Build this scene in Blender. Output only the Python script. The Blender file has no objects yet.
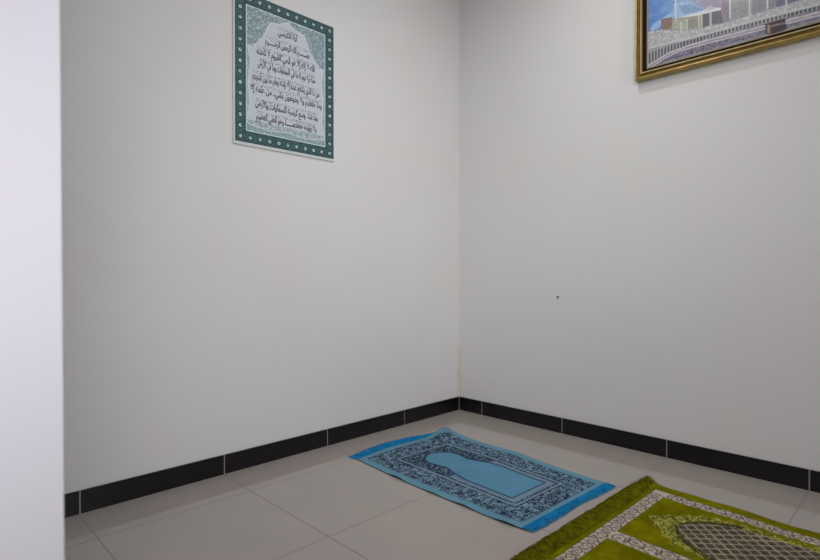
import bpy, math, random
import numpy as np
from mathutils import Vector, Matrix

rng = np.random.default_rng(7)
random.seed(7)
SC = bpy.context.scene
COL = SC.collection

# ------------------------------------------------------------------ helpers
def lin(c):
    c = np.asarray(c, float) / 255.0
    return np.where(c <= 0.04045, c / 12.92, ((c + 0.055) / 1.055) ** 2.4)

def rgba(c, k=1.0):
    r = lin(c) * k
    return (float(r[0]), float(r[1]), float(r[2]), 1.0)

def tag(o, label=None, cat=None, group=None, kind=None):
    for k, v in (('label', label), ('category', cat), ('group', group), ('kind', kind)):
        if v:
            o[k] = v
    return o

def empty(name, loc=(0, 0, 0)):
    o = bpy.data.objects.new(name, None)
    o.empty_display_size = 0.1
    o.location = loc
    COL.objects.link(o)
    return o

def link(name, me, mats, parent=None, smooth=False):
    o = bpy.data.objects.new(name, me)
    if not isinstance(mats, (list, tuple)):
        mats = [mats]
    for m in mats:
        me.materials.append(m)
    COL.objects.link(o)
    if parent is not None:
        o.parent = parent
        o.matrix_parent_inverse = Matrix.Translation(-Vector(parent.location))
    if smooth:
        me.polygons.foreach_set('use_smooth', np.ones(len(me.polygons), dtype=bool))
    return o

class MB:
    """collects vertices and faces for ONE mesh"""
    def __init__(s):
        s.v = []; s.f = []; s.m = []
    def box(s, x0, x1, y0, y1, z0, z1, mi=0):
        n = len(s.v)
        s.v += [(x0, y0, z0), (x1, y0, z0), (x1, y1, z0), (x0, y1, z0),
                (x0, y0, z1), (x1, y0, z1), (x1, y1, z1), (x0, y1, z1)]
        for f in ((0, 3, 2, 1), (4, 5, 6, 7), (0, 1, 5, 4), (1, 2, 6, 5), (2, 3, 7, 6), (3, 0, 4, 7)):
            s.f.append(tuple(n + i for i in f)); s.m.append(mi)
    def quad(s, a, b, c, d, mi=0):
        n = len(s.v); s.v += [a, b, c, d]; s.f.append((n, n + 1, n + 2, n + 3)); s.m.append(mi)
    def build(s, name, mats, parent=None, smooth=False):
        me = bpy.data.meshes.new(name)
        me.from_pydata(s.v, [], s.f)
        me.polygons.foreach_set('material_index', s.m)
        me.update()
        return link(name, me, mats, parent, smooth)

# ---------------------------------------------------------------- materials
def new_mat(name):
    m = bpy.data.materials.new(name); m.use_nodes = True
    nt = m.node_tree; b = nt.nodes['Principled BSDF']
    return m, nt, b

def setin(b, k, v):
    if k in b.inputs:
        b.inputs[k].default_value = v

def noise_mat(name, c, rough=0.6, var=0.06, scale=8.0, bump=0.0, bscale=200.0, spec=0.5, detail=4, metallic=0.0, k=1.0):
    m, nt, b = new_mat(name)
    tc = nt.nodes.new('ShaderNodeTexCoord')
    n = nt.nodes.new('ShaderNodeTexNoise'); n.inputs['Scale'].default_value = scale; n.inputs['Detail'].default_value = detail
    nt.links.new(tc.outputs['Object'], n.inputs['Vector'])
    r = nt.nodes.new('ShaderNodeValToRGB')
    base = lin(c) * k
    r.color_ramp.elements[0].position = 0.3; r.color_ramp.elements[1].position = 0.7
    r.color_ramp.elements[0].color = (*[float(x) for x in base * (1 - var)], 1)
    r.color_ramp.elements[1].color = (*[float(x) for x in np.minimum(base * (1 + var), 1)], 1)
    nt.links.new(n.outputs['Fac'], r.inputs['Fac']); nt.links.new(r.outputs['Color'], b.inputs['Base Color'])
    setin(b, 'Roughness', rough); setin(b, 'Specular IOR Level', spec); setin(b, 'Metallic', metallic)
    if bump:
        n2 = nt.nodes.new('ShaderNodeTexNoise'); n2.inputs['Scale'].default_value = bscale; n2.inputs['Detail'].default_value = 3
        nt.links.new(tc.outputs['Object'], n2.inputs['Vector'])
        bp = nt.nodes.new('ShaderNodeBump'); bp.inputs['Strength'].default_value = bump; bp.inputs['Distance'].default_value = 0.002
        nt.links.new(n2.outputs['Fac'], bp.inputs['Height']); nt.links.new(bp.outputs['Normal'], b.inputs['Normal'])
    return m

def painted_mat(name, rough=0.9, spec=0.2, var=0.12, scale=400.0, bump=0.0, sheen=0.0, coat=0.0):
    """colour from the mesh's own colour layer, times a fine weave noise"""
    m, nt, b = new_mat(name)
    a = nt.nodes.new('ShaderNodeAttribute'); a.attribute_name = 'paint'
    tc = nt.nodes.new('ShaderNodeTexCoord')
    n = nt.nodes.new('ShaderNodeTexNoise'); n.inputs['Scale'].default_value = scale; n.inputs['Detail'].default_value = 3
    nt.links.new(tc.outputs['Object'], n.inputs['Vector'])
    mr = nt.nodes.new('ShaderNodeMapRange')
    mr.inputs['From Min'].default_value = 0.3; mr.inputs['From Max'].default_value = 0.7
    mr.inputs['To Min'].default_value = 1 - var; mr.inputs['To Max'].default_value = 1 + var
    nt.links.new(n.outputs['Fac'], mr.inputs['Value'])
    mx = nt.nodes.new('ShaderNodeVectorMath'); mx.operation = 'SCALE'
    nt.links.new(a.outputs['Color'], mx.inputs[0]); nt.links.new(mr.outputs['Result'], mx.inputs['Scale'])
    nt.links.new(mx.outputs['Vector'], b.inputs['Base Color'])
    setin(b, 'Roughness', rough); setin(b, 'Specular IOR Level', spec)
    setin(b, 'Sheen Weight', sheen); setin(b, 'Coat Weight', coat); setin(b, 'Coat Roughness', 0.1)
    if bump:
        bp = nt.nodes.new('ShaderNodeBump'); bp.inputs['Strength'].default_value = bump; bp.inputs['Distance'].default_value = 0.002
        nt.links.new(n.outputs['Fac'], bp.inputs['Height']); nt.links.new(bp.outputs['Normal'], b.inputs['Normal'])
    return m

def wall_mat(name, c):
    """matt emulsion paint, with a faint yellow damp streak low in the room corner"""
    m, nt, b = new_mat(name)
    N = nt.nodes; Lk = nt.links
    g = N.new('ShaderNodeNewGeometry'); sp = N.new('ShaderNodeSeparateXYZ'); Lk.new(g.outputs['Position'], sp.inputs[0])
    n = N.new('ShaderNodeTexNoise'); n.inputs['Scale'].default_value = 1.6; n.inputs['Detail'].default_value = 5
    Lk.new(g.outputs['Position'], n.inputs['Vector'])
    r = N.new('ShaderNodeValToRGB')
    base = lin(c)
    r.color_ramp.elements[0].position = 0.3; r.color_ramp.elements[1].position = 0.7
    r.color_ramp.elements[0].color = (*[float(x) for x in base * np.array([0.985, 0.98, 0.97])], 1)
    r.color_ramp.elements[1].color = (*[float(x) for x in base * np.array([1.0, 1.0, 1.015])], 1)
    Lk.new(n.outputs['Fac'], r.inputs['Fac'])
    def ramp(sock, a0, a1, b0, b1):
        q = N.new('ShaderNodeMapRange'); q.inputs['From Min'].default_value = a0; q.inputs['From Max'].default_value = a1
        q.inputs['To Min'].default_value = b0; q.inputs['To Max'].default_value = b1; Lk.new(sock, q.inputs['Value']); return q.outputs['Result']
    def mul(a, c2):
        q = N.new('ShaderNodeMath'); q.operation = 'MULTIPLY'; Lk.new(a, q.inputs[0]); Lk.new(c2, q.inputs[1]); return q.outputs[0]
    wob = N.new('ShaderNodeTexNoise'); wob.inputs['Scale'].default_value = 14; Lk.new(g.outputs['Position'], wob.inputs['Vector'])
    streak = mul(mul(ramp(sp.outputs['X'], -0.03, -0.006, 0, 1), ramp(sp.outputs['Y'], -0.012, -0.004, 0, 1)),
                 mul(ramp(sp.outputs['Z'], 0.48, 0.36, 0, 1), ramp(wob.outputs['Fac'], 0.3, 0.6, 0.2, 0.9)))
    mx = N.new('ShaderNodeMix'); mx.data_type = 'RGBA'
    Lk.new(streak, mx.inputs['Factor']); Lk.new(r.outputs['Color'], mx.inputs['A']); mx.inputs['B'].default_value = rgba((212, 206, 184))
    Lk.new(mx.outputs['Result'], b.inputs['Base Color'])
    setin(b, 'Roughness', 0.75); setin(b, 'Specular IOR Level', 0.25)
    n2 = N.new('ShaderNodeTexNoise'); n2.inputs['Scale'].default_value = 120; Lk.new(g.outputs['Position'], n2.inputs['Vector'])
    bp = N.new('ShaderNodeBump'); bp.inputs['Strength'].default_value = 0.05; bp.inputs['Distance'].default_value = 0.002
    Lk.new(n2.outputs['Fac'], bp.inputs['Height']); Lk.new(bp.outputs['Normal'], b.inputs['Normal'])
    return m

M = {}
M['wall'] = wall_mat('wall_paint', (222, 221, 220))
M['nib'] = noise_mat('partition_paint', (228, 226, 232), 0.7, 0.01, 2.0, spec=0.25)
M['ceiling'] = noise_mat('ceiling_paint', (230, 229, 227), 0.85, 0.01, 2.0, spec=0.2)
M['tile'] = noise_mat('polished_floor_tile', (169, 161, 155), 0.09, 0.035, 3.5, spec=0.45, detail=6)
M['grout'] = noise_mat('floor_grout', (130, 123, 118), 0.8, 0.08, 30, spec=0.2)
M['skirt'] = noise_mat('black_skirting_tile', (21, 18, 21), 0.3, 0.15, 9.0, spec=0.35)
M['skirtgrout'] = noise_mat('skirting_grout', (150, 145, 144), 0.85, 0.08, 60, spec=0.2)
M['board'] = noise_mat('white_board_edge', (206, 212, 210), 0.6, 0.02, 10)
M['print'] = painted_mat('poster_print', 0.55, 0.3, 0.05, 300)
M['ink'] = noise_mat('dark_ink', (58, 54, 68), 0.6, 0.1, 60)
M['gold'] = noise_mat('gilded_moulding', (166, 140, 74), 0.38, 0.22, 22, bump=0.3, bscale=120, metallic=0.4)
M['patina'] = noise_mat('dark_gilt_patina', (112, 86, 34), 0.5, 0.3, 40, metallic=0.3)
M['bead'] = noise_mat('gilded_bead', (228, 208, 162), 0.3, 0.15, 60, metallic=0.1)
M['slip'] = noise_mat('dark_brown_slip', (30, 22, 17), 0.8, 0.15, 30, spec=0.1)
M['liner'] = noise_mat('pale_liner', (150, 138, 112), 0.5, 0.08, 30)
M['photo'] = painted_mat('photo_print', 0.4, 0.4, 0.06, 220, coat=0.15)
M['backing'] = noise_mat('frame_backing', (92, 74, 52), 0.8, 0.1, 20)
M['blue'] = painted_mat('blue_chenille', 0.95, 0.08, 0.14, 500, bump=0.5)
M['bluehem'] = noise_mat('navy_hem', (22, 34, 52), 0.9, 0.2, 60)
M['bluefringe'] = noise_mat('blue_fringe_yarn', (10, 124, 178), 0.8, 0.3, 45, spec=0.2)
M['green'] = painted_mat('olive_plush', 1.0, 0.02, 0.2, 260, bump=0.8)
M['greenhem'] = noise_mat('olive_hem', (98, 94, 6), 0.95, 0.3, 60)
M['greenfringe'] = noise_mat('olive_fringe_yarn', (104, 99, 4), 0.9, 0.45, 38, spec=0.1)
M['nail'] = noise_mat('nail_steel', (50, 46, 44), 0.5, 0.2, 100, metallic=0.5)

# ------------------------------------------------------------- room shell
H = 3.02; HS = 0.0917; WT = 0.12; W0 = 0.008
XW, YW = -4.6, -5.4                                   # far walls, behind the camera
def structure(mb, name, mats, kind='structure'):
    o = mb.build(name, mats); o['kind'] = kind; return o

b = MB(); b.box(XW - WT, W0 + WT, W0, W0 + WT, 0, H); structure(b, 'wall_left', M['wall'])
b = MB(); b.box(W0, W0 + WT, YW - WT, W0, 0, H); structure(b, 'wall_right', M['wall'])
b = MB(); b.box(XW - WT, XW, YW - WT, W0, 0, H); structure(b, 'wall_side', M['nib'])
b = MB(); b.box(XW, W0, YW - WT, YW, 0, H); structure(b, 'wall_back', M['nib'])
b = MB(); b.box(XW - WT, W0 + WT, YW - WT, W0 + WT, H, H + 0.1); structure(b, 'ceiling', M['ceiling'])

# partition end close to the camera on the left (a hair out of plumb)
b = MB()
x1b, x1t = -2.6632 + 0.0034 * 0.94, -2.6632 - 0.0034 * (H - 0.94)
b.box(XW, 0, -1.30, -1.18, 0, H)
vs = b.v
b.v = [((x if x != 0 else (x1b if z == 0 else x1t)), y, z) for x, y, z in vs]
structure(b, 'wall_partition', M['nib'])

# floor: one mesh of polished tiles with grout strips flush between them
xj = [-4.745, -4.145, -3.545, -2.945, -2.345, -1.748, -1.148, -0.547]
yj = [-5.0, -4.4, -3.8, -3.2, -2.6, -2.0, -1.415, -0.845, -0.268]
g = 0.0014
def spans(js, lo, hi):
    out = []; a = lo
    for j in sorted(js):
        if lo < j < hi:
            out.append((a, j - g, 0)); out.append((j - g, j + g, 1)); a = j + g
    out.append((a, hi, 0)); return out
b = MB()
for (xa, xb, mx) in spans(xj, XW - WT, W0 + WT):
    for (ya, yb, my) in spans(yj, YW - WT, W0 + WT):
        z = 0.0 if not (mx or my) else -0.0006
        b.quad((xa, ya, z), (xb, ya, z), (xb, yb, z), (xa, yb, z), 1 if (mx or my) else 0)
b.box(XW - WT, W0 + WT, YW - WT, W0 + WT, -0.1, -0.002, 1)
structure(b, 'floor', [M['tile'], M['grout']])

# black tile skirting, 60 cm pieces with pale grout joints
def skirt(name, along, joints, end, start=0.0):
    b = MB(); gj = 0.0028; th = W0
    edges = [start] + joints + [end]
    for i in range(len(edges) - 1):
        a0 = edges[i] + (gj if i else 0.0035); a1 = edges[i + 1] - (gj if i < len(edges) - 2 else 0)
        if along == 'x':
            b.box(-a1, -a0, 0.0, th, 0, HS)
            b.box(-edges[i] - gj, -edges[i] + (gj if i else 0), 0.0012, th, 0, HS - 0.001, 1)
        else:
            b.box(0.0, th, -a1, -a0, 0, HS)
            b.box(0.0012, th, -edges[i] - gj, -edges[i] + (gj if i else -0.0), 0, HS - 0.001, 1)
    return structure(b, name, [M['skirt'], M['skirtgrout']])
skirt('baseboard_left', 'x', [0.5381 + 0.6 * i for i in range(7)], -XW)
skirt('baseboard_right', 'y', [0.2002 + 0.6 * i for i in range(9)], -YW)

# nail left in the right-hand wall
def disc_profile(name, mat, pts, axis_x0, y, z, seg=14):
    me = bpy.data.meshes.new(name); v = []; f = []
    for (dx, r) in pts:
        for k in range(seg):
            a = 2 * math.pi * k / seg
            v.append((axis_x0 + dx, y + r * math.cos(a), z + r * math.sin(a)))
    for i in range(len(pts) - 1):
        for k in range(seg):
            k2 = (k + 1) % seg
            f.append((i * seg + k, i * seg + k2, (i + 1) * seg + k2, (i + 1) * seg + k))
    f.append(tuple(range(seg))); f.append(tuple((len(pts) - 1) * seg + k for k in range(seg)))
    me.from_pydata(v, [], f); me.update()
    return link(name, me, mat)
nl = disc_profile('nail', M['nail'], [(0.012, 0.0022), (-0.007, 0.0024), (-0.0072, 0.0058), (-0.009, 0.006), (-0.0102, 0.004), (-0.0105, 0.0008)], W0, -0.771, 0.818)
tag(nl, 'tiny dark nail head sticking out of the bare white right-hand wall', 'nail')

# ------------------------------------------------------------ raster tools
class Canvas:
    """a colour field over a rectangle: s along, t across, metres"""
    def __init__(s, W, L, res):
        s.nx = int(round(W / res)) + 1; s.ny = int(round(L / res)) + 1
        s.W, s.L = W, L
        s.S, s.T = np.meshgrid(np.linspace(0, W, s.nx), np.linspace(0, L, s.ny))
        s.C = np.zeros((s.ny, s.nx, 3))
    def fill(s, mask, c, a=1.0):
        c = np.asarray(c, float)
        m = np.asarray(mask, float)[..., None] * a
        s.C = s.C * (1 - m) + c * m
    def poly(s, pts, c, a=1.0):
        s.fill(s.inside(pts), c, a)
    def inside(s, pts):
        m = np.zeros(s.S.shape, bool); n = len(pts)
        for i in range(n):
            x0, y0 = pts[i]; x1, y1 = pts[(i + 1) % n]
            if y0 == y1: continue
            c = ((s.T >= min(y0, y1)) & (s.T < max(y0, y1)) & (s.S < (s.T - y0) * (x1 - x0) / (y1 - y0) + x0))
            m ^= c
        return m
    def stroke(s, pts, w, c, a=1.0, clip=None):
        """soft polyline of width w"""
        pts = np.asarray(pts, float); c = np.asarray(c, float)
        dx = s.W / (s.nx - 1); dy = s.L / (s.ny - 1)
        x0, y0 = pts.min(0) - w; x1, y1 = pts.max(0) + w
        i0 = max(0, int(x0 / dx)); i1 = min(s.nx, int(x1 / dx) + 2); j0 = max(0, int(y0 / dy)); j1 = min(s.ny, int(y1 / dy) + 2)
        if i0 >= i1 or j0 >= j1: return
        S = s.S[j0:j1, i0:i1]; T = s.T[j0:j1, i0:i1]; d = np.full(S.shape, 9.0)
        for k in range(len(pts) - 1):
            p, q = pts[k], pts[k + 1]; e = q - p; l2 = max(e @ e, 1e-12)
            h = np.clip(((S - p[0]) * e[0] + (T - p[1]) * e[1]) / l2, 0, 1)
            d = np.minimum(d, np.hypot(S - p[0] - h * e[0], T - p[1] - h * e[1]))
        m = np.clip((w / 2 - d) / (dx * 0.9) + 0.5, 0, 1) * a
        if clip is not None: m = m * clip[j0:j1, i0:i1]
        s.C[j0:j1, i0:i1] = s.C[j0:j1, i0:i1] * (1 - m[..., None]) + c * m[..., None]
    def blob(s, x, y, rx, ry, ang, c, a=1.0, clip=None):
        r = max(rx, ry); dx = s.W / (s.nx - 1); dy = s.L / (s.ny - 1)
        i0 = max(0, int((x - r) / dx)); i1 = min(s.nx, int((x + r) / dx) + 2); j0 = max(0, int((y - r) / dy)); j1 = min(s.ny, int((y + r) / dy) + 2)
        if i0 >= i1 or j0 >= j1: return
        X = s.S[j0:j1, i0:i1] - x; Y = s.T[j0:j1, i0:i1] - y
        u = X * math.cos(ang) + Y * math.sin(ang); v = -X * math.sin(ang) + Y * math.cos(ang)
        m = np.clip((1 - np.hypot(u / rx, v / ry)) * min(rx, ry) / dx + 0.5, 0, 1) * a
        if clip is not None: m = m * clip[j0:j1, i0:i1]
        s.C[j0:j1, i0:i1] = s.C[j0:j1, i0:i1] * (1 - m[..., None]) + np.asarray(c, float) * m[..., None]

def smooth_noise(shape, cell, r=rng):
    n0 = r.random((shape[0] // cell + 3, shape[1] // cell + 3))
    y = np.arange(shape[0]) / cell; x = np.arange(shape[1]) / cell
    j = y.astype(int); i = x.astype(int); fy = (y - j)[:, None]; fx = (x - i)[None]
    fy = fy * fy * (3 - 2 * fy); fx = fx * fx * (3 - 2 * fx)
    a = n0[j][:, i]; b_ = n0[j][:, i + 1]; c_ = n0[j + 1][:, i]; d_ = n0[j + 1][:, i + 1]
    return (a * (1 - fx) + b_ * fx) * (1 - fy) + (c_ * (1 - fx) + d_ * fx) * fy

def grid_mesh(name, P, canvas, mat, hem=None, parent=None, under=0.004, gain=1.0):
    """painted surface from a (ny,nx,3) point array, with a hem going down all round"""
    ny, nx = P.shape[:2]
    idx = np.arange(ny * nx).reshape(ny, nx)
    q = np.stack([idx[:-1, :-1], idx[:-1, 1:], idx[1:, 1:], idx[1:, :-1]], -1).reshape(-1, 4)
    ring = np.concatenate([idx[0, :], idx[1:, -1], idx[-1, -2::-1], idx[-2:0:-1, 0]])
    V = P.reshape(-1, 3); C = canvas.reshape(-1, 3)
    mi = np.zeros(len(q), int)
    if hem is not None:
        low = V[ring].copy(); low[:, 2] = np.maximum(low[:, 2] - under, 0.0004)
        n0 = len(V); V = np.vstack([V, low]); C = np.vstack([C, C[ring]])
        k = np.arange(len(ring)); k2 = (k + 1) % len(ring)
        hq = np.stack([ring[k2], ring[k], n0 + k, n0 + k2], -1)
        q = np.vstack([q, hq]); mi = np.concatenate([mi, np.ones(len(hq), int)])
    me = bpy.data.meshes.new(name)
    me.vertices.add(len(V)); me.vertices.foreach_set('co', V.astype(np.float32).ravel())
    me.loops.add(len(q) * 4); me.loops.foreach_set('vertex_index', q.astype(np.int32).ravel())
    me.polygons.add(len(q)); me.polygons.foreach_set('loop_start', np.arange(0, len(q) * 4, 4, dtype=np.int32))
    me.polygons.foreach_set('loop_total', np.full(len(q), 4, dtype=np.int32))
    me.polygons.foreach_set('material_index', mi.astype(np.int32))
    me.update(calc_edges=True)
    at = me.color_attributes.new('paint', 'FLOAT_COLOR', 'POINT')
    c4 = np.ones((len(V), 4), np.float32); c4[:, :3] = np.clip(lin(np.clip(C, 0, 255)) * gain, 0, 0.95)
    at.data.foreach_set('color', c4.ravel())
    return link(name, me, [mat] + ([hem] if hem is not None else []), parent, smooth=True)

def scroll(cx, cy, r, turns, a0, hand, n=16, flat=1.0, rot=0.0):
    pts = []
    for i in range(n + 1):
        u = i / n; rr = r * (1 - 0.85 * u); a = a0 + hand * turns * 2 * math.pi * u
        x = rr * math.cos(a); y = rr * math.sin(a) * flat
        pts.append((cx + x * math.cos(rot) - y * math.sin(rot), cy + x * math.sin(rot) + y * math.cos(rot)))
    return pts

# ------------------------------------------------------------ blue prayer rug
def curve(pts, t):
    pts = np.asarray(pts, float); d = np.concatenate([[0], np.cumsum(np.hypot(*(pts[1:] - pts[:-1]).T[:2]))]); d /= d[-1]
    return np.stack([np.interp(t, d, pts[:, k]) for k in range(pts.shape[1])], -1)

def smooth1(a, k):
    w = np.ones(k) / k; p = np.pad(a, ((k // 2, k - 1 - k // 2), (0, 0)), mode='edge')
    # keep the ends where they are
    s_ = np.stack([np.convolve(p[:, i], w, 'valid') for i in range(a.shape[1])], -1)
    n = len(a); f = np.clip(np.minimum(np.arange(n), np.arange(n)[::-1]) / k, 0, 1)[:, None]
    return a * (1 - f) + s_ * f

BW, BL = 0.67, 1.06
cv = Canvas(BW, BL, 0.0022)                      # s: from the near long edge to the far one, t: from the arch end to the other
PALE, NAVY, GREY, NICHE, STEEL = (104, 150, 172), (20, 34, 58), (116, 144, 162), (95, 146, 175), (134, 154, 170)
cv.C[:] = PALE
S, T = cv.S, cv.T
D_edge = np.minimum(np.minimum(S, BW - S), np.minimum(T + 0.012, BL + 0.012 - T))   # distance to border of body
outer = (D_edge > 0.045) & (D_edge < 0.160)
inner_all = D_edge >= 0.160
cv.fill(outer, GREY); cv.fill(inner_all, GREY)
rr = random.Random(3)
def floral_field(cv, mask, col, n, rmin, rmax, w, leaf=True, rnd=rr, a=0.9):
    ys, xs = np.nonzero(mask); dx = cv.W / (cv.nx - 1); dy = cv.L / (cv.ny - 1)
    mf = mask.astype(float)
    placed = []
    tries = 0
    while len(placed) < n and tries < n * 30:
        tries += 1
        k = rnd.randrange(len(ys)); x, y = xs[k] * dx, ys[k] * dy; r = rnd.uniform(rmin, rmax)
        if any((x - px) ** 2 + (y - py) ** 2 < (0.62 * (r + pr)) ** 2 for px, py, pr in placed): continue
        placed.append((x, y, r))
        cv.stroke(scroll(x, y, r, rnd.uniform(0.8, 1.3), rnd.uniform(0, 6.28), rnd.choice((-1, 1)), 12, rnd.uniform(0.7, 1)), w, col, a, mf)
        if leaf:
            for q in range(2):
                an = rnd.uniform(0, 6.28)
                cv.blob(x + r * 0.95 * math.cos(an), y + r * 0.95 * math.sin(an), r * 0.42, r * 0.2, an + rnd.uniform(-1, 1), col, a, mf)
            cv.blob(x, y, r * 0.2, r * 0.2, 0, col, a, mf)
floral_field(cv, outer, NAVY, 360, 0.013, 0.023, 0.0046)
floral_field(cv, outer, (150, 178, 196), 170, 0.010, 0.018, 0.0030, leaf=False, a=0.7)
nzz = smooth_noise(S.shape, 4)
cv.fill(outer & (nzz > 0.88), NAVY, 0.4)
# niche outline: half width by distance from the arch end
nt_ = [0.205, 0.215, 0.235, 0.262, 0.30, 0.345, 0.385, 0.41, 0.45, 0.50, 0.555, 0.60, 0.855, 0.8551]
nw_ = [0.0, 0.040, 0.070, 0.090, 0.097, 0.090, 0.080, 0.082, 0.098, 0.112, 0.122, 0.126, 0.126, 0.0]
hw = np.interp(T, nt_, nw_, left=-1, right=-1)
cx_n = BW * 0.5
dn = np.abs(S - cx_n) - hw
niche = (dn < 0) & (T > 0.205) & (T < 0.855)
spandrel = inner_all & ~niche & (D_edge > 0.168)
floral_field(cv, spandrel & ((T < 0.52) | (D_edge < 0.185)), NAVY, 260, 0.011, 0.018, 0.0048)
# lines between the borders
cv.fill((D_edge > 0.152) & (D_edge < 0.164), STEEL, 0.8)
cv.fill((np.abs(D_edge - 0.1485) < 0.0022), NAVY, 0.65)
cv.fill((np.abs(D_edge - 0.1675) < 0.0020), NAVY, 0.45)
cv.fill((np.abs(D_edge - 0.046) < 0.0022), NAVY, 0.35)
# strip beside the straight part of the niche: plain grey with dashed navy outline
side = inner_all & ~niche & (T > 0.50) & (D_edge > 0.178)
cv.fill(side, (122, 146, 168), 0.85)
cv.fill(niche, NICHE)
rimw = 0.011
rim = ((np.abs(dn) < rimw * 0.42) & (T > 0.2) & (T < 0.862)) | ((np.abs(T - 0.857) < 0.0035) & (np.abs(S - cx_n) < 0.13))
cv.fill(rim, NAVY, 0.85)
dash = (np.abs(dn - 0.014) < 0.0026) & (T > 0.19) & (T < 0.875) & (np.sin(T * 2 * math.pi / 0.013) > -0.2)
cv.fill(dash, NAVY, 0.6)
# subtle nap variation in the plain field
nap = smooth_noise(S.shape, 60)
cv.C = cv.C * (0.96 + 0.07 * nap)[..., None]
crease = np.exp(-((T - 0.52 - (S - cx_n) * 0.35) / 0.004) ** 2) * niche
cv.C = cv.C * (1 - 0.08 * crease)[..., None]

near = [(-1.163, -0.292), (-1.192, -0.592), (-1.203, -0.826), (-1.209, -1.086), (-1.214, -1.24), (-1.204, -1.312)]
far = [(-0.497, -0.335), (-0.482, -0.45), (-0.49, -0.56), (-0.487, -0.80), (-0.533, -1.043), (-0.562, -1.338)]
vv = np.linspace(0, 1, cv.ny); uu = np.linspace(0, 1, cv.nx)
Nc = smooth1(curve(near, vv), 31); Fc = smooth1(curve(far, vv), 41)
P = np.zeros((cv.ny, cv.nx, 3))
P[..., :2] = Nc[:, None] * (1 - uu)[None, :, None] + Fc[:, None] * uu[None, :, None]
# the arch end bows outwards a little
bow = 0.045 * np.sin(np.pi * np.clip(uu, 0, 1))[None, :] * np.exp(-(vv / 0.10))[:, None]
P[..., 1] += bow - 0.015 * (np.exp(-(vv / 0.1))[:, None] * (uu[None] > 2))
z = 0.0032 + 0.0010 * smooth_noise((cv.ny, cv.nx), 40)
Xg, Yg = P[..., 0], P[..., 1]
# ruck in the far corner
d1 = np.hypot((Xg + 0.535) / 0.085, (Yg + 0.315) / 0.115)
z += 0.040 * np.exp(-d1 ** 2 * 1.1)
# lifted ripples along the near long edge
for (yc, wy, h) in ((-0.62, 0.055, 0.0075), (-0.86, 0.05, 0.004), (-1.03, 0.05, 0.006), (-1.24, 0.045, 0.007)):
    z += h * np.exp(-((Yg - yc) / wy) ** 2) * np.exp(-np.clip(uu, 0, 1) / 0.055)[None]
z += 0.003 * np.exp(-((vv[:, None] - 0.52 - (uu[None] - 0.5) * 0.22) / 0.012) ** 2) * np.exp(-((uu[None] - 0.5) / 0.25) ** 2)
P[..., 2] = z
rug = empty('prayer_rug', (-0.85, -0.80, 0))
tag(rug, 'pale blue prayer rug with navy scroll border and bright blue fringes near the corner', 'rug', 'prayer rugs on the tiled floor')
grid_mesh('pile', P, cv.C, M['blue'], M['bluehem'], rug, under=0.0035, gain=1.0)

def fringe_mesh(name, base_fn, n, seg, wfn, mat, parent, label=None):
    """tassels: flat tapering ribbons with a little thickness. base_fn(i,u) -> list of centre points"""
    V = []; F = []
    for i in range(n):
        pts = base_fn(i, (i + 0.5) / n); w, th = wfn(i)
        m0 = len(V); pts = [Vector(p) for p in pts]
        for k, p in enumerate(pts):
            d = (pts[min(k + 1, len(pts) - 1)] - pts[max(k - 1, 0)]); d.z = 0
            if d.length < 1e-6: d = Vector((0, 1, 0))
            s_ = Vector((-d.y, d.x, 0)).normalized()
            ww = w * (1 - 0.45 * k / (len(pts) - 1)) * 0.5
            V += [tuple(p - s_ * ww), tuple(p + Vector((0, 0, th))), tuple(p + s_ * ww), tuple(p - Vector((0, 0, th * 0.3)))]
        for k in range(len(pts) - 1):
            a = m0 + 4 * k
            for q in range(4):
                q2 = (q + 1) % 4
                F.append((a + q, a + q2, a + 4 + q2, a + 4 + q))
        F.append((m0 + 3, m0 + 2, m0 + 1, m0)); e = m0 + 4 * (len(pts) - 1); F.append((e, e + 1, e + 2, e + 3))
    me = bpy.data.meshes.new(name); me.from_pydata(V, [], F); me.update()
    o = link(name, me, mat, parent)
    if label: o['label'] = label
    return o

def edge_at(row, u):
    k = u * (cv.nx - 1); i = min(int(k), cv.nx - 2); f = k - i
    return row[i] * (1 - f) + row[i + 1] * f
r5 = random.Random(5)
topv = cv.ny - 1
def right_tassel(i, u):
    p = edge_at(P[topv], u)
    L_ = 0.041 + 0.004 * math.sin(u * 9) + r5.uniform(-0.004, 0.005)
    sw = r5.uniform(-0.006, 0.006) + 0.004 * math.sin(u * 23)
    out = []
    for k in range(5):
        t = k / 4
        out.append((p[0] + sw * t * t - 0.0 * t, p[1] + 0.004 - (L_ + 0.004) * t, max(0.0018, p[2] * (1 - t) + 0.0022 + 0.0015 * math.sin(3.1 * t) + r5.uniform(0, 0.0012))))
    return out
fringe_mesh('fringe', right_tassel, 330, 5, lambda i: (r5.uniform(0.0024, 0.004), 0.0012), M['bluefringe'], rug, 'bright blue fringe')
def left_tassel(i, u):
    p = edge_at(P[0], u)
    L_ = 0.062 + 0.012 * math.sin(u * 3.1) + r5.uniform(-0.004, 0.004) - 0.03 * max(0, u - 0.8)
    sw = -0.012 * (1 - u) + r5.uniform(-0.004, 0.004)
    out = []
    for k in range(5):
        t = k / 4
        out.append((p[0] + sw * t, p[1] - 0.004 + (L_ + 0.004) * t, max(0.0018, (p[2] - 0.001) * (1 - t) ** 1.6 + 0.0022 + r5.uniform(0, 0.001))))
    return out
fringe_mesh('fringe', left_tassel, 330, 5, lambda i: (r5.uniform(0.0024, 0.004), 0.0012), M['bluefringe'], rug, 'bright blue fringe')

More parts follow.
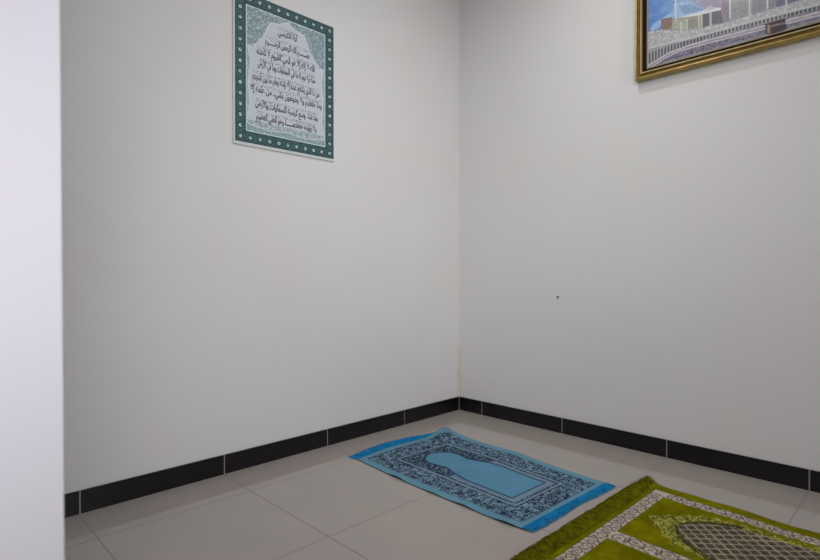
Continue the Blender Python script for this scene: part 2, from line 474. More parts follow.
# ------------------------------------------------------------ green double prayer rug
GW, GL = 1.185, 1.16
gv = Canvas(GW, GL, 0.003)                         # s: from the right long edge to the left one, t: away from the fringe end shown
A, B = gv.S, gv.T
OLIVE, CREAM, PLUM, DKOL = (116, 112, 4), (196, 184, 166), (74, 58, 66), (64, 62, 12)
LACE, LATT, LBG = (178, 180, 96), (168, 158, 140), (92, 82, 66)
gv.C[:] = OLIVE
pn = smooth_noise(A.shape, 25); gv.C = gv.C * (0.90 + 0.2 * pn)[..., None]
bx0, bx1 = 0.063, 0.128; by0, by1 = 0.050, 0.108
mA = np.minimum(A, GW - A)
mB = np.minimum(B, GL - B)
ring = ((mA > bx0) & (mA < bx1) & (mB > by0)) | ((mB > by0) & (mB < by1) & (mA > bx0))
tb = (np.abs(A - GW / 2) < 0.038) & (mB > by1 - 0.001)
band = ring | tb
gv.fill(band, CREAM)
bandf = band.astype(float)
r9 = random.Random(9)
def band_run(p0, p1, w, r_=r9):
    p0 = np.array(p0); p1 = np.array(p1); Ld = np.hypot(*(p1 - p0)); d = (p1 - p0) / Ld; nrm = np.array([-d[1], d[0]])
    n = max(1, int(round(Ld / 0.056)));
    for i in range(n):
        c = p0 + d * Ld * (i + 0.5) / n
        hand = 1 if i % 2 else -1
        off = nrm * hand * w * 0.08
        R = w * 0.30
        cc = c + off
        gv.stroke([(cc[0] + R * math.cos(a), cc[1] + R * math.sin(a)) for a in np.linspace(hand * 0.6 + math.atan2(d[1], d[0]), hand * 0.6 + 5.3 + math.atan2(d[1], d[0]), 16)], 0.0052, PLUM, 0.85, bandf)
        gv.blob(cc[0], cc[1], w * 0.12, w * 0.12, 0, (120, 92, 96), 0.95, bandf)
        gv.blob(cc[0], cc[1], w * 0.05, w * 0.05, 0, CREAM, 0.9, bandf)
        # connecting vine and leaves
        e = c + d * Ld / n * 0.5
        gv.stroke([tuple(e + nrm * w * 0.36 * hand), tuple(e + d * 0.004), tuple(e - nrm * w * 0.36 * hand)], 0.0050, PLUM, 0.75, bandf)
        for sgn in (-1, 1):
            q = c + nrm * sgn * w * 0.38 + d * r_.uniform(-0.006, 0.006)
            gv.blob(q[0], q[1], 0.008, 0.0035, math.atan2(d[1], d[0]) + sgn * 0.5, PLUM, 0.7, bandf)
            q = e + nrm * sgn * w * 0.2 - d * 0.004
            gv.blob(q[0], q[1], 0.006, 0.003, r_.uniform(0, 3), (98, 84, 100), 0.8, bandf)
cb = (bx0 + bx1) / 2; rb = (by0 + by1) / 2
band_run((cb, rb), (GW - cb, rb), by1 - by0)
band_run((cb, GL - rb), (GW - cb, GL - rb), by1 - by0)
band_run((cb, by1), (cb, GL - by1), bx1 - bx0)
band_run((GW - cb, by1), (GW - cb, GL - by1), bx1 - bx0)
band_run((GW / 2, by1), (GW / 2, GL - by1), 0.076)
# dark piping on both edges of the bands
def edge_lines(mask, k=1):
    e = np.zeros(mask.shape, bool)
    for ax in (0, 1):
        for sft in (-1, 1):
            e |= mask & ~np.roll(mask, sft, ax)
    return e
gv.fill(edge_lines(band), DKOL, 0.9)
# two arches
ab = [0.135, 0.15, 0.175, 0.21, 0.25, 0.29, 0.34, 0.42, 0.50, 0.62, 0.96, 0.9601]
aw = [0.0, 0.020, 0.048, 0.085, 0.125, 0.156, 0.172, 0.185, 0.192, 0.196, 0.196, 0.0]
lb = [0.245, 0.27, 0.31, 0.395, 0.50, 0.62, 0.90, 0.9001]
lw = [0.0, 0.050, 0.092, 0.142, 0.160, 0.164, 0.164, 0.0]
for ac in (0.342, GW - 0.342):
    wv = 0.010 * np.sin(B * 2 * math.pi / 0.045)
    ha = np.interp(B, ab, aw, left=-1, right=-1) + np.where(B > 0.16, wv, 0); hl = np.interp(B, lb, lw, left=-1, right=-1)
    arch = (np.abs(A - ac) < ha); lat = (np.abs(A - ac) < hl)
    lace = arch & ~lat
    lf = lace
    gv.fill(lace, (98, 96, 14))
    gv.fill(edge_lines(arch), LACE, 0.8)
    floral_field(gv, lf, LACE, 210, 0.014, 0.024, 0.0048, rnd=r9, a=0.85); floral_field(gv, lf, (70, 60, 34), 90, 0.008, 0.013, 0.004, rnd=r9, a=0.6)
    near_l = (np.abs(A - ac) < hl + 0.03) & lace & (B < 0.42)
    floral_field(gv, near_l, (60, 50, 40), 70, 0.008, 0.014, 0.006, rnd=r9, a=0.8)
    gv.fill(lat, LBG)
    mott = smooth_noise(A.shape, 4, np.random.default_rng(4))
    gv.fill(lat & (mott > 0.55), (66, 56, 44), 0.6)
    sp_ = 0.0335
    for sg in (1, -1):
        ph = (((A - ac) + sg * B) / math.sqrt(2)) % sp_
        dd = np.minimum(ph, sp_ - ph)
        gv.fill(lat & (dd < 0.0034), LATT, 0.9)
    gv.fill(lat & edge_lines(lat), LATT, 0.8)
# pile direction: darker shading streaks are wear
streaks = smooth_noise(A.shape, 7)
gv.C = gv.C * (0.92 + 0.14 * streaks)[..., None]

edge_w = 0.006 * (smooth_noise((gv.ny, 1), 22)[:, 0] - 0.5) + 0.010 * np.exp(-((B[:, 0] - 0.09) / 0.03) ** 2) * 0 \
    + 0.004 * np.sin(B[:, 0] * 21)
G = np.zeros((gv.ny, gv.nx, 3))
af = np.linspace(0, 1, gv.nx)[None]
taper = np.clip((B - 0.25) / 0.6, 0, 1) * 0.03 * (1 - af)
G[..., 0] = -0.425 - A - 0.062 * B - taper * 0.6 + edge_w[:, None] * (1 - af) ** 4
G[..., 1] = -1.478 - B + 0.022 * A
edge_d = np.minimum(np.minimum(A, GW - A), np.minimum(B, GL - B))
gz = 0.0095 + 0.0016 * smooth_noise(A.shape, 35) - 0.004 * np.exp(-edge_d / 0.004)
gz += 0.010 * np.exp(-((B - 0.02) / 0.03) ** 2) * np.exp(-((A - 0.03) / 0.05) ** 2)
gz += 0.004 * np.exp(-((B - 0.20) / 0.04) ** 2) * np.exp(-(A / 0.05) ** 2)
G[..., 2] = gz
grug = empty('prayer_rug', (-1.05, -2.05, 0))
tag(grug, 'large olive green prayer rug with cream scroll bands and latticed arch, shaggy olive fringe', 'rug', 'prayer rugs on the tiled floor')
grid_mesh('pile', G, gv.C, M['green'], M['greenhem'], grug, under=0.012, gain=1.0)

r6 = random.Random(11)
clump = [r6.uniform(0.6, 1.3) for _ in range(80)]
def gfringe(row, sgn):
    def fn(i, u):
        k = u * (gv.nx - 1); j = min(int(k), gv.nx - 2); f = k - j
        p = row[j] * (1 - f) + row[j + 1] * f
        cl = clump[int(u * 70)]; cl = 0.5 * cl + 0.5
        rise = (0.010 + 0.010 * cl) * (1 + 0.7 * math.exp(-(u / 0.06) ** 2))
        L_ = (0.040 + 0.010 * cl + r6.uniform(-0.012, 0.008)) * (1 - 0.35 * math.exp(-(u / 0.05) ** 2))
        sw = r6.uniform(-0.02, 0.02); st = r6.uniform(0, 0.034)
        out = []
        for q in range(6):
            t = q / 5
            zz = 0.0095 * (1 - t) + rise * math.sin(math.pi * min(1, t * 0.9 + 0.05)) * r6.uniform(0.55, 1.0) + 0.001
            out.append((p[0] + sw * t * t, p[1] - sgn * (st - (L_ + st) * t) , max(0.002, zz)))
        return out
    return fn
fringe_mesh('fringe', gfringe(G[0], 1), 1500, 6, lambda i: (r6.uniform(0.003, 0.0055), 0.0014), M['greenfringe'], grug, 'shaggy darker olive fringe')
fringe_mesh('fringe', gfringe(G[-1], -1), 700, 6, lambda i: (r6.uniform(0.003, 0.0055), 0.0014), M['greenfringe'], grug, 'shaggy darker olive fringe')

# ------------------------------------------------------------ calligraphy poster on the left wall
PX0, PX1, PZ0, PZ1 = -1.690, -1.090, 1.5855, 2.337
GX0, GX1, GZ0, GZ1 = -1.6805, -1.0960, 1.5995, 2.3310
poster = empty('calligraphy_poster', (-1.39, W0, 1.585))
tag(poster, 'white Arabic calligraphy poster with dark green medallion border, hung on the left wall', 'poster')
b = MB(); b.box(PX0, PX1, 0.0, W0 + 0.001, PZ0, PZ1); b.build('backing_board', M['board'], poster)
pc = Canvas(GX1 - GX0, GZ1 - GZ0, 0.0015)
S, T = pc.S, pc.T; PW, PH = pc.W, pc.L
FR = 0.0560
dE = np.minimum(np.minimum(S, PW - S), np.minimum(T, PH - T))
bandp = dE < FR
TEAL, TEALD, TEALL = (60, 92, 96), (34, 60, 64), (112, 140, 142)
pc.C[:] = (200, 206, 214)
pc.fill(bandp, TEAL)
ncx, ncy = 11, 14
cw, ch = PW / ncx, PH / ncy
cu = (S / cw) % 1 - 0.5; cvv = (T / ch) % 1 - 0.5
rd = np.hypot(cu, cvv); an = np.arctan2(cvv, cu)
star = rd < 0.30 + 0.05 * np.cos(8 * an)
pc.fill(bandp & star, TEALD, 0.75)
pc.fill(bandp & (np.abs(rd - 0.36 - 0.04 * np.cos(8 * an)) < 0.03), TEALL, 0.45)
pc.fill(bandp & (rd < 0.175 + 0.02 * np.cos(8 * an)), (178, 208, 200))
pc.fill(bandp & (rd < 0.055), (150, 186, 178), 0.6)
cell_e = np.maximum(np.abs(cu), np.abs(cvv)) > 0.46
horizontal = (T < FR) | (T > PH - FR)
pc.fill(bandp & cell_e, TEALL, 0.35); pc.fill(bandp & (smooth_noise(S.shape, 3) > 0.62), TEALD, 0.45)
pc.fill(bandp & (np.hypot(np.abs(cu) - 0.5, np.abs(cvv) - 0.5) < 0.13), TEALD, 0.8)
pc.fill((dE < 0.0035), TEALD, 0.5); pc.fill((dE > FR - 0.0045) & (dE < FR - 0.001), TEALD, 0.6)
pc.fill((dE > FR) & (dE < FR + 0.005), (206, 222, 224))
# ogee arch panel, everything outside it filled with tendrils
def wx(x): return x - GX0
def wz(zv): return zv - GZ0
archp = [(-1.622, 1.70), (-1.600, 1.69), (-1.50, 1.678), (-1.39, 1.69), (-1.28, 1.678), (-1.175, 1.69), (-1.158, 1.70),
         (-1.176, 1.80), (-1.166, 1.90), (-1.180, 2.00), (-1.164, 2.075), (-1.188, 2.082), (-1.210, 2.096), (-1.232, 2.126), (-1.256, 2.150), (-1.268, 2.19),
         (-1.290, 2.226), (-1.340, 2.236), (-1.390, 2.262), (-1.440, 2.236), (-1.490, 2.226), (-1.512, 2.19),
         (-1.524, 2.150), (-1.548, 2.126), (-1.570, 2.096), (-1.592, 2.082), (-1.616, 2.075), (-1.600, 2.00), (-1.614, 1.90), (-1.604, 1.80)]
arch_in = pc.inside([(wx(x), wz(zv)) for x, zv in archp])
field = (dE > FR + 0.005) & ~arch_in
pc.fill(field, (188, 204, 210))
r2 = random.Random(21)
floral_field(pc, field & (T > wz(2.08)), (104, 128, 136), 620, 0.007, 0.013, 0.0028, rnd=r2, a=0.85)
floral_field(pc, field & (T <= wz(2.08)), (130, 156, 160), 330, 0.007, 0.012, 0.0026, rnd=r2, a=0.75)
lowfan = (dE > FR + 0.005) & (T < wz(1.715))
floral_field(pc, lowfan, (118, 146, 150), 150, 0.009, 0.016, 0.003, rnd=r2, a=0.7)
pc.stroke([(wx(x), wz(zv)) for x, zv in archp + archp[:1]], 0.004, (214, 222, 228), 0.9)
for sx in (-1.622, -1.158):
    pc.stroke([(wx(sx), wz(2.092)), (wx(-1.39 + (sx + 1.39) * 0.83), wz(2.080))], 0.0035, (110, 130, 138), 0.8)
Pp = np.zeros((pc.ny, pc.nx, 3)); Pp[..., 0] = GX0 + S; Pp[..., 1] = -0.0012; Pp[..., 2] = GZ0 + T
grid_mesh('printed_sheet', Pp, pc.C, M['print'], None, poster)

# Arabic shaping: isolated, final, initial, medial forms
FORMS = {'ا': (0xFE8D, 0xFE8E, 0, 0), 'أ': (0xFE83, 0xFE84, 0, 0), 'إ': (0xFE87, 0xFE88, 0, 0), 'آ': (0xFE81, 0xFE82, 0, 0),
         'ب': (0xFE8F, 0xFE90, 0xFE91, 0xFE92), 'ة': (0xFE93, 0xFE94, 0, 0), 'ت': (0xFE95, 0xFE96, 0xFE97, 0xFE98),
         'ح': (0xFEA1, 0xFEA2, 0xFEA3, 0xFEA4), 'خ': (0xFEA5, 0xFEA6, 0xFEA7, 0xFEA8), 'د': (0xFEA9, 0xFEAA, 0, 0),
         'ذ': (0xFEAB, 0xFEAC, 0, 0), 'ر': (0xFEAD, 0xFEAE, 0, 0), 'س': (0xFEB1, 0xFEB2, 0xFEB3, 0xFEB4),
         'ش': (0xFEB5, 0xFEB6, 0xFEB7, 0xFEB8), 'ض': (0xFEBD, 0xFEBE, 0xFEBF, 0xFEC0), 'ط': (0xFEC1, 0xFEC2, 0xFEC3, 0xFEC4),
         'ظ': (0xFEC5, 0xFEC6, 0xFEC7, 0xFEC8), 'ع': (0xFEC9, 0xFECA, 0xFECB, 0xFECC), 'ف': (0xFED1, 0xFED2, 0xFED3, 0xFED4),
         'ق': (0xFED5, 0xFED6, 0xFED7, 0xFED8), 'ك': (0xFED9, 0xFEDA, 0xFEDB, 0xFEDC), 'ل': (0xFEDD, 0xFEDE, 0xFEDF, 0xFEE0),
         'م': (0xFEE1, 0xFEE2, 0xFEE3, 0xFEE4), 'ن': (0xFEE5, 0xFEE6, 0xFEE7, 0xFEE8), 'ه': (0xFEE9, 0xFEEA, 0xFEEB, 0xFEEC),
         'و': (0xFEED, 0xFEEE, 0, 0), 'ؤ': (0xFE85, 0xFE86, 0, 0), 'ى': (0xFEEF, 0xFEF0, 0, 0), 'ي': (0xFEF1, 0xFEF2, 0xFEF3, 0xFEF4),
         'ئ': (0xFE89, 0xFE8A, 0xFE8B, 0xFE8C), 'ء': (0xFE80, 0xFE80, 0, 0), 'ـ': (0x0640, 0x0640, 0x0640, 0x0640)}
LIG = {'ا': (0xFEFB, 0xFEFC), 'أ': (0xFEF7, 0xFEF8), 'إ': (0xFEF9, 0xFEFA), 'آ': (0xFEF5, 0xFEF6)}
def shape_ar(txt):
    out = []; i = 0; prev = False
    while i < len(txt):
        c = txt[i]
        if c == ' ':
            out.append(' '); prev = False; i += 1; continue
        if c == 'ل' and i + 1 < len(txt) and txt[i + 1] in LIG:
            out.append(chr(LIG[txt[i + 1]][1 if prev else 0])); prev = False; i += 2; continue
        f = FORMS[c]; nxt = i + 1 < len(txt) and txt[i + 1] in FORMS and txt[i + 1] != 'ء' and f[2]
        if prev and nxt: g_ = f[3]
        elif nxt: g_ = f[2]
        elif prev: g_ = f[1]
        else: g_ = f[0]
        out.append(chr(g_)); prev = bool(nxt); i += 1
    return ''.join(reversed(out))

def text_mesh(body):
    cu_ = bpy.data.curves.new('txt', 'FONT'); cu_.body = body; cu_.resolution_u = 2; cu_.offset = 0.022
    o = bpy.data.objects.new('txt', cu_); COL.objects.link(o)
    dg = bpy.context.evaluated_depsgraph_get(); dg.update()
    me = bpy.data.meshes.new_from_object(o.evaluated_get(dg))
    bpy.data.objects.remove(o); bpy.data.curves.remove(cu_)
    V = np.array([v.co[:] for v in me.vertices]).reshape(-1, 3); F = [tuple(p.vertices) for p in me.polygons]
    bpy.data.meshes.remove(me)
    return V, F

r7 = random.Random(31)
def text_line(txt, xa, xb, zc, hgt, marks=True, bold=0.0):
    V, F = text_mesh(shape_ar(txt))
    if len(V) == 0: return
    x0, x1 = V[:, 0].min(), V[:, 0].max()
    X = xa + (V[:, 0] - x0) / (x1 - x0) * (xb - xa); Z = zc + (V[:, 1] - 0.22) * hgt
    VV = [(float(x), -0.0021, float(zv)) for x, zv in zip(X, Z)]; FF = list(F)
    if marks:      # vowel strokes above and below the letters
        x = xa + 0.006
        while x < xb - 0.004:
            for (dz, p) in ((0.026, 0.95), (0.020, 0.7), (0.014, 0.4), (-0.012, 0.6)):
                if r7.random() < p:
                    l_ = r7.uniform(0.003, 0.0065); zc2 = zc + dz + r7.uniform(-0.003, 0.003); xx = x + r7.uniform(-0.003, 0.003); w = 0.0011
                    n = len(VV); kind = r7.random()
                    if kind < 0.7:
                        VV += [(xx, -0.0021, zc2), (xx + l_, -0.0021, zc2 + l_ * 0.55), (xx + l_, -0.0021, zc2 + l_ * 0.55 + 2 * w), (xx, -0.0021, zc2 + 2 * w)]
                    else:
                        VV += [(xx, -0.0021, zc2), (xx + 0.0022, -0.0021, zc2), (xx + 0.0022, -0.0021, zc2 + 0.0026), (xx, -0.0021, zc2 + 0.0026)]
                    FF.append((n, n + 1, n + 2, n + 3))
            x += r7.uniform(0.006, 0.010)
    me = bpy.data.meshes.new('text_line'); me.from_pydata(VV, [], FF); me.update()
    link('text_line', me, M['ink'], poster)
HT = 0.044
text_line('آية الكرسي', -1.447, -1.331, 2.190, 0.036)
text_line('بســـــــم الله الرحمن الرحــــــيم', -1.520, -1.256, 2.124, 0.044)
text_line('الله لا إله إلا هو الحي القيوم لا تأخذه', -1.567, -1.222, 2.060, HT)
text_line('سنة ولا نوم له ما في السماوات وما في الأرض', -1.562, -1.219, 2.000, HT)
text_line('من ذا الذي يشفع عنده إلا بإذنه يعلم ما بين أيديهم', -1.591, -1.192, 1.932, HT)
text_line('وما خلفهم ولا يحيطون بشيء من علمه إلا', -1.602, -1.177, 1.871, HT)
text_line('بما شاء وسع كرسيه السماوات والأرض', -1.575, -1.202, 1.799, HT)
text_line('ولا يؤوده حفظهمــــــا وهو العلي العظيم', -1.570, -1.212, 1.737, HT)

# ------------------------------------------------------------ gilt framed picture on the right wall
FY0, FY1, FZ0, FZ1 = -1.244, -2.445, 1.987, 2.780         # left edge, right edge, bottom, top
frame = empty('framed_picture', (W0, -1.84, 1.987))
tag(frame, 'gold framed colour picture of a white mosque courtyard, hung high on the right wall', 'picture')
def moulding(name, prof, mat, smooth=False):
    """prof: (inset, standoff) pairs swept round the rectangle with mitred corners"""
    V = []; F = []; n = len(prof)
    for (i_, d) in prof:
        V += [(W0 - d, FY0 - i_, FZ0 + i_), (W0 - d, FY1 + i_, FZ0 + i_), (W0 - d, FY1 + i_, FZ1 - i_), (W0 - d, FY0 - i_, FZ1 - i_)]
    for k in range(n - 1):
        for q in range(4):
            q2 = (q + 1) % 4
            F.append((4 * k + q, 4 * k + q2, 4 * k + 4 + q2, 4 * k + 4 + q))
    me = bpy.data.meshes.new(name); me.from_pydata(V, [], F); me.update()
    o = link(name, me, mat, frame, smooth)
    if isinstance(mat, list):
        for p in me.polygons:
            k = p.index // 4
            if 0.011 < 0.5 * (prof[k][0] + prof[k + 1][0]) < 0.025: p.material_index = 1
    return o
moulding('gilt_moulding', [(0, 0.0008), (0, 0.040), (0.0025, 0.047), (0.006, 0.050), (0.010, 0.049), (0.014, 0.043), (0.019, 0.040), (0.023, 0.041), (0.0265, 0.045), (0.029, 0.046), (0.034, 0.045), (0.0365, 0.040), (0.0365, 0.004)], [M['gold'], M['patina']])
moulding('inner_slip', [(0.0366, 0.004), (0.0366, 0.034), (0.045, 0.030), (0.0535, 0.025), (0.0535, 0.004)], M['slip'])
moulding('liner', [(0.0536, 0.004), (0.0536, 0.024), (0.056, 0.0245), (0.0600, 0.022), (0.0605, 0.004)], M['liner'])
b = MB(); b.box(W0 - 0.012, W0 - 0.0015, FY1 + 0.01, FY0 - 0.01, FZ0 + 0.01, FZ1 - 0.01); b.build('backing_board', M['backing'], frame)
# bead row on the moulding's inner ridge
def bead_row():
    V = []; F = []
    def sph(c, r):
        n = len(V); seg, rings = 6, 4
        for i in range(rings + 1):
            ph = math.pi * i / rings
            for k in range(seg):
                a = 2 * math.pi * k / seg
                V.append((c[0] - r * math.cos(ph), c[1] + r * math.sin(ph) * math.cos(a), c[2] + r * math.sin(ph) * math.sin(a)))
        for i in range(rings):
            for k in range(seg):
                k2 = (k + 1) % seg
                F.append((n + i * seg + k, n + i * seg + k2, n + (i + 1) * seg + k2, n + (i + 1) * seg + k))
    ins = 0.0315; r = 0.0036; st = 0.0078; xx = W0 - 0.0462
    y = FY0 - ins
    while y > FY1 + ins:
        sph((xx, y, FZ0 + ins), r); sph((xx, y, FZ1 - ins), r); y -= st
    z_ = FZ0 + ins + st
    while z_ < FZ1 - ins - st / 2:
        sph((xx, FY0 - ins, z_), r); sph((xx, FY1 + ins, z_), r); z_ += st
    me = bpy.data.meshes.new('bead_trim'); me.from_pydata(V, [], F); me.update()
    link('bead_trim', me, M['bead'], frame, True)['label'] = 'pale gold beading'
bead_row()

IY0, IY1, IZ0, IZ1 = FY0 - 0.060, FY1 + 0.060, FZ0 + 0.060, FZ1 - 0.060
ic = Canvas(IY0 - IY1, IZ1 - IZ0, 0.0026)       # s to the right (towards -y), t up
S, T = ic.S, ic.T
def q(p): return (IY0 - p[0], p[1] - IZ0)
YY = IY0 - S; ZZ = T + IZ0
n1 = smooth_noise(S.shape, 45, np.random.default_rng(1)); n2 = smooth_noise(S.shape, 16, np.random.default_rng(2)); n3 = 0.5 * smooth_noise(S.shape, 3, np.random.default_rng(5)) + 0.5 * smooth_noise(S.shape, 2, np.random.default_rng(3)); n4 = smooth_noise(S.shape, 2, np.random.default_rng(8))
sx = np.clip(S / 0.24, 0, 1)
sky = np.array([86, 130, 196])[None, None] * (1 - sx[..., None]) + np.array([120, 170, 215]) * sx[..., None]
ic.C[:] = sky
far_s = np.clip((S - 0.16) / 0.12, 0, 1)
ic.fill(far_s, (168, 158, 176), 0.85)
cl = np.clip((0.6 * n1 + 0.4 * n2 - 0.45) * 3.2, 0, 1) * np.clip((ZZ - 2.30) / 0.05, 0, 1)
ic.fill(cl, (206, 212, 226), 0.75)
D = dict(
cloud=[(-1.3127,2.2534),(-1.3432,2.2747),(-1.3833,2.2869),(-1.4225,2.299),(-1.4417,2.338),(-1.5079,2.3189),(-1.5631,2.2693),(-1.6252,2.2569),(-1.6253,2.2326),(-1.5541,2.2429),(-1.4801,2.2536),(-1.3833,2.2663),(-1.3535,2.2348),(-1.3127,2.2377)],
bluepatch=[(-1.4514,2.3193),(-1.508,2.3089),(-1.5676,2.2628),(-1.6165,2.2551),(-1.5541,2.2577),(-1.4801,2.2687)],
tower0=[(-1.5536,2.3812),(-1.6508,2.3437),(-1.6513,2.2283),(-1.5721,2.2612),(-1.5539,2.3022)],
tower1=[(-1.6507,2.56),(-1.6848,2.56),(-1.6856,2.16),(-1.6515,2.17)],
tower2=[(-1.689,2.62),(-1.7592,2.62),(-1.7641,2.14),(-1.6898,2.15)],
tower3=[(-1.7754,2.50),(-1.8654,2.50),(-1.8698,2.14),(-1.7761,2.14)],
tower4=[(-1.8695,2.42),(-1.9582,2.42),(-1.9621,2.14),(-1.8698,2.14)],
bldg=[(-1.3686,2.2195),(-1.3684,2.2765),(-1.4611,2.2601),(-1.5541,2.2478),(-1.6165,2.2406),(-1.647,2.2346),(-1.6559,2.1546),(-1.5545,2.1589),(-1.4614,2.1791)],
bldg_brown=[(-1.3686,2.2195),(-1.3683,2.2817),(-1.4226,2.2734),(-1.4228,2.2274),(-1.3835,2.2146)],
bldg_olive=[(-1.3884,2.2233),(-1.3933,2.2526),(-1.4129,2.246),(-1.4131,2.2152)],
bldg_pale=[(-1.4228,2.2069),(-1.4275,2.2564),(-1.4896,2.2453),(-1.4898,2.185)],
bldg_dark1=[(-1.568,2.1742),(-1.5677,2.2382),(-1.5945,2.2337),(-1.5948,2.1702)],
bldg_dark2=[(-1.608,2.1755),(-1.6078,2.2339),(-1.647,2.2298),(-1.6559,2.1643)],
roof=[(-1.442,2.2616),(-1.4989,2.2561),(-1.5541,2.2518),(-1.5811,2.258),(-1.6121,2.2519),(-1.647,2.2418),(-1.647,2.2298),(-1.6122,2.2348),(-1.5542,2.238),(-1.4989,2.2471)],
dome=[(-1.5721,2.2563),(-1.5855,2.2687),(-1.6032,2.2672),(-1.6209,2.2487),(-1.6209,2.239)],
kaaba=[(-1.8277,2.1046),(-1.9039,2.105),(-1.9097,2.0507),(-1.8615,2.0462),(-1.828,2.0538)],
kaaba_side=[(-1.8278,2.0991),(-1.851,2.0986),(-1.8512,2.0509),(-1.828,2.0538)],
kaaba_stripe=[(-1.851,2.0877),(-1.9051,2.0849),(-1.9051,2.0777),(-1.851,2.0804)],
kaaba_pale=[(-1.8367,2.0925),(-1.846,2.0921),(-1.8462,2.057),(-1.8369,2.0577)])
CV = dict(
tier=[(-1.2606,2.244),(-1.3127,2.235),(-1.3735,2.2256),(-1.4614,2.1892),(-1.5544,2.1737),(-1.6602,2.1628),(-1.8079,2.1637),(-2.029,2.1636),(-2.45,2.1714)],
arcT=[(-1.2609,2.148),(-1.313,2.1482),(-1.4035,2.1464),(-1.5086,2.1388),(-1.6517,2.1344),(-1.8081,2.1315),(-2.0292,2.1205),(-2.45,2.1158)],
arcB=[(-1.2614,2.0199),(-1.3236,2.0636),(-1.4037,2.095),(-1.5088,2.1063),(-1.6518,2.1103),(-1.8082,2.1061),(-2.0293,2.0989),(-2.45,2.0919)],
w1=[(-1.2613,2.0359),(-1.3134,2.0613),(-1.4037,2.0924),(-1.5088,2.1038),(-1.6519,2.1007),(-1.8082,2.0946),(-2.0293,2.086),(-2.45,2.08)],
w2=[(-1.2614,2.0146),(-1.3134,2.0429),(-1.384,2.0724),(-1.4618,2.0879),(-1.5547,2.0897),(-1.7277,2.0836),(-1.8853,2.0781),(-2.0294,2.073),(-2.45,2.0641)])
VL = dict(a=[(-1.4382,2.37),(-1.441,2.2518)], b=[(-1.466,2.2332),(-1.4662,2.1775)], c=[(-1.4943,2.2387),(-1.4945,2.1834)], d=[(-1.5482,2.2499),(-1.5499,2.1752)],
          e=[(-1.56,2.2458),(-1.5616,2.1763)], f=[(-1.6011,2.2411),(-1.6036,2.1672)], g=[(-1.6842,2.58),(-1.6856,2.1776)], h=[(-1.7635,2.60),(-1.766,2.1631)],
          i=[(-1.8347,2.50),(-1.8363,2.17)], j=[(-1.907,2.44),(-1.9084,2.16)])
def P_(k, c, a=1.0): ic.poly([q(p) for p in D[k]], c, a)
P_('cloud', (170, 196, 222), 0.75); P_('bluepatch', (122, 158, 196), 0.9)
P_('tower0', (160, 148, 168), 0.7); P_('tower1', (142, 132, 146)); P_('tower2', (150, 154, 154)); P_('tower3', (138, 140, 146)); P_('tower4', (112, 112, 132))
win = ((np.floor(S / 0.010) % 2 == 0) & (np.floor(T / 0.013) % 2 == 0) & (S > 0.385) & (S < 0.66) & (ZZ < 2.6))
ic.fill(win, (110, 112, 120), 0.25)
P_('bldg', (148, 146, 136)); P_('bldg_brown', (140, 108, 112)); P_('bldg_olive', (124, 128, 72)); P_('bldg_pale', (168, 172, 156))
P_('bldg_dark1', (98, 98, 102)); P_('bldg_dark2', (108, 104, 116))
P_('roof', (222, 226, 232), 0.95); P_('dome', (196, 190, 206), 0.9)
cz = {}
for k_, pts in CV.items():
    pp = sorted((IY0 - y, zz_) for y, zz_ in pts); cz[k_] = np.interp(S, [a for a, _ in pp], [b_ for _, b_ in pp])
tier = ZZ < cz['tier']
ic.C = ic.C * (0.90 + 0.2 * n3)[..., None]
ic.fill(tier, (176, 178, 180))
ic.fill(tier & (n3 > 0.62), (214, 216, 218), 0.7); ic.fill(tier & (n3 < 0.30), (140, 146, 146), 0.6)
ic.fill(tier & (n4 > 0.8), (160, 150, 176), 0.5)
arc = (ZZ < cz['arcT']) & (ZZ > cz['arcB'])
ic.fill(arc, (158, 160, 164))
hgt = (cz['arcT'] - cz['arcB'])
mid = (cz['arcT'] + cz['arcB']) / 2
pitch = 0.0155
ph = np.abs((S / pitch) % 1 - 0.5)
arcw = arc & (ph < 0.27) & (ZZ < cz['arcT'] - hgt * (0.22 + 0.5 * ph)) & (ZZ > cz['arcB'] + hgt * 0.05)
ic.fill(arcw, (70, 70, 78), 0.85)
ic.fill((np.abs(ZZ - cz['arcT']) < 0.004), (196, 202, 200), 0.9)
walk = (ZZ <= cz['arcB']) & (ZZ > cz['w2'] - 0.004)
ic.fill(walk, (132, 126, 136))
ic.fill(np.abs(ZZ - cz['w1']) < 0.0048, (200, 194, 202), 0.9); ic.fill(np.abs(ZZ - cz['w2']) < 0.0042, (196, 190, 198), 0.9)
plaza = ZZ <= cz['w2'] - 0.004
ic.fill(plaza, (112, 106, 120))
ic.fill(plaza & (n3 > 0.60), (150, 146, 164), 0.8); ic.fill(plaza & (n3 < 0.32), (70, 64, 80), 0.7)
ic.fill(plaza & (n4 > 0.82) & (S > 0.05), (104, 106, 176), 0.8); ic.fill(plaza & (n4 < 0.10), (84, 112, 84), 0.7)
ic.fill(plaza & (S > 0.35) & (n2 > 0.5), (124, 124, 158), 0.3)
low = (ZZ < IZ0 + 0.010) & (S > 0.08)
ic.fill(low, (160, 160, 158), 0.6)
for k_, pts in VL.items():
    wl = 0.007 if k_ in 'agij' else 0.005
    ic.stroke([q(p) for p in pts], wl, (216, 220, 224), 0.85)
for mx_ in (-1.4382, -1.907, -1.7635):
    ic.blob(IY0 - mx_, 2.33 - IZ0, 0.009, 0.006, 0, (206, 210, 216), 0.9)
P_('kaaba', (58, 48, 52)); P_('kaaba_side', (104, 82, 78)); P_('kaaba_pale', (176, 146, 124), 0.9); P_('kaaba_stripe', (150, 132, 130), 0.9)
ic.stroke([q((-1.8277, 2.1046)), q((-1.9039, 2.105))], 0.004, (176, 160, 166), 0.9)
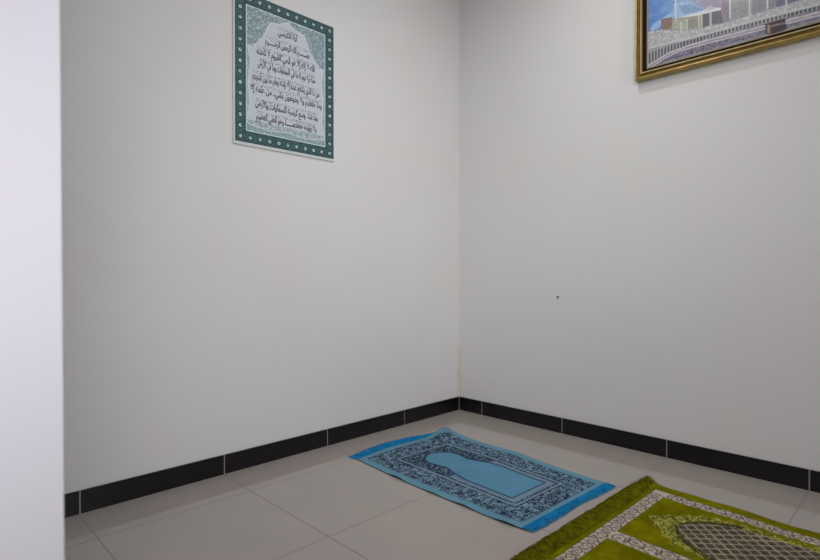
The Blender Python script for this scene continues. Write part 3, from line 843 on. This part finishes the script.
Pi = np.zeros((ic.ny, ic.nx, 3)); Pi[..., 0] = W0 - 0.0195; Pi[..., 1] = IY0 - S; Pi[..., 2] = IZ0 + T
grid_mesh('printed_picture', Pi, ic.C, M['photo'], None, frame)

# ------------------------------------------------------------ light
def area(name, loc, size, power, col, target=None, shape='DISK'):
    l = bpy.data.lights.new(name, 'AREA'); l.shape = shape; l.size = size; l.energy = power; l.color = col
    o = bpy.data.objects.new(name, l); o.location = loc; COL.objects.link(o)
    if target is not None:
        o.rotation_euler = (Vector(target) - Vector(loc)).to_track_quat('-Z', 'Y').to_euler()
    return o
LAMPS = [   # position, size, power, colour, target (None = straight down), spread
    ((-0.76, -1.22, H - 0.03), 0.12, 5.5, (1.0, 0.99, 0.97), None, 180),           # ceiling lamp nearest the picture
    ((-1.50, -1.40, H - 0.03), 0.30, 7.6, (1.0, 0.995, 0.985), None, 180),         # ceiling lamp over the middle of the floor
    ((-3.05, -2.60, 1.20), 0.60, 3.9, (0.95, 0.94, 1.0), (-2.80, -1.30, 1.00), 100),  # daylight on the partition end
    ((-1.90, -5.00, 1.60), 1.20, 23.5, (0.99, 0.995, 1.0), (-1.0, -1.0, 1.5), 180),   # daylight from the doorway behind
    ((-2.90, -3.10, 2.70), 0.40, 6.0, (1.0, 1.0, 1.0), (-0.2, -0.3, 0.9), 75),
    ((-2.20, -1.90, 2.20), 0.30, 1.7, (1.0, 1.0, 0.99), (0, -0.1, 0.9), 90),
]
for (lo, sz, pw, lc, tg, spr) in LAMPS:
    area('ceiling_lamp', lo, sz, pw, lc, tg).data.spread = math.radians(spr)

w = bpy.data.worlds.new('world'); SC.world = w; w.use_nodes = True
w.node_tree.nodes['Background'].inputs[0].default_value = (0.8, 0.85, 0.9, 1); w.node_tree.nodes['Background'].inputs[1].default_value = 0.3

# ------------------------------------------------------------ camera
cam = bpy.data.cameras.new('camera'); co = bpy.data.objects.new('camera', cam); COL.objects.link(co)
cam.sensor_fit = 'HORIZONTAL'; cam.sensor_width = 36.0; cam.lens = 530.984 / 820 * 36.0
cam.clip_start = 0.05
Rv = Vector((0.708865, -0.705344, 0.000297)); Fv = Vector((0.705326, 0.708844, -0.007411)); Uv = Rv.cross(Fv)
mtx = Matrix(((Rv.x, Uv.x, -Fv.x), (Rv.y, Uv.y, -Fv.y), (Rv.z, Uv.z, -Fv.z)))
co.matrix_world = Matrix.Translation((-2.8917, -2.4124, 0.9446)) @ mtx.to_4x4()
cam.dof.use_dof = True; cam.dof.focus_distance = 2.8; cam.dof.aperture_fstop = 2.2
SC.camera = co

vs_ = SC.view_settings
SC.display_settings.display_device = 'sRGB'
vs_.view_transform = 'Standard'; vs_.look = 'None'; vs_.gamma = 1.0; vs_.exposure = 0.0
vs_.use_curve_mapping = False
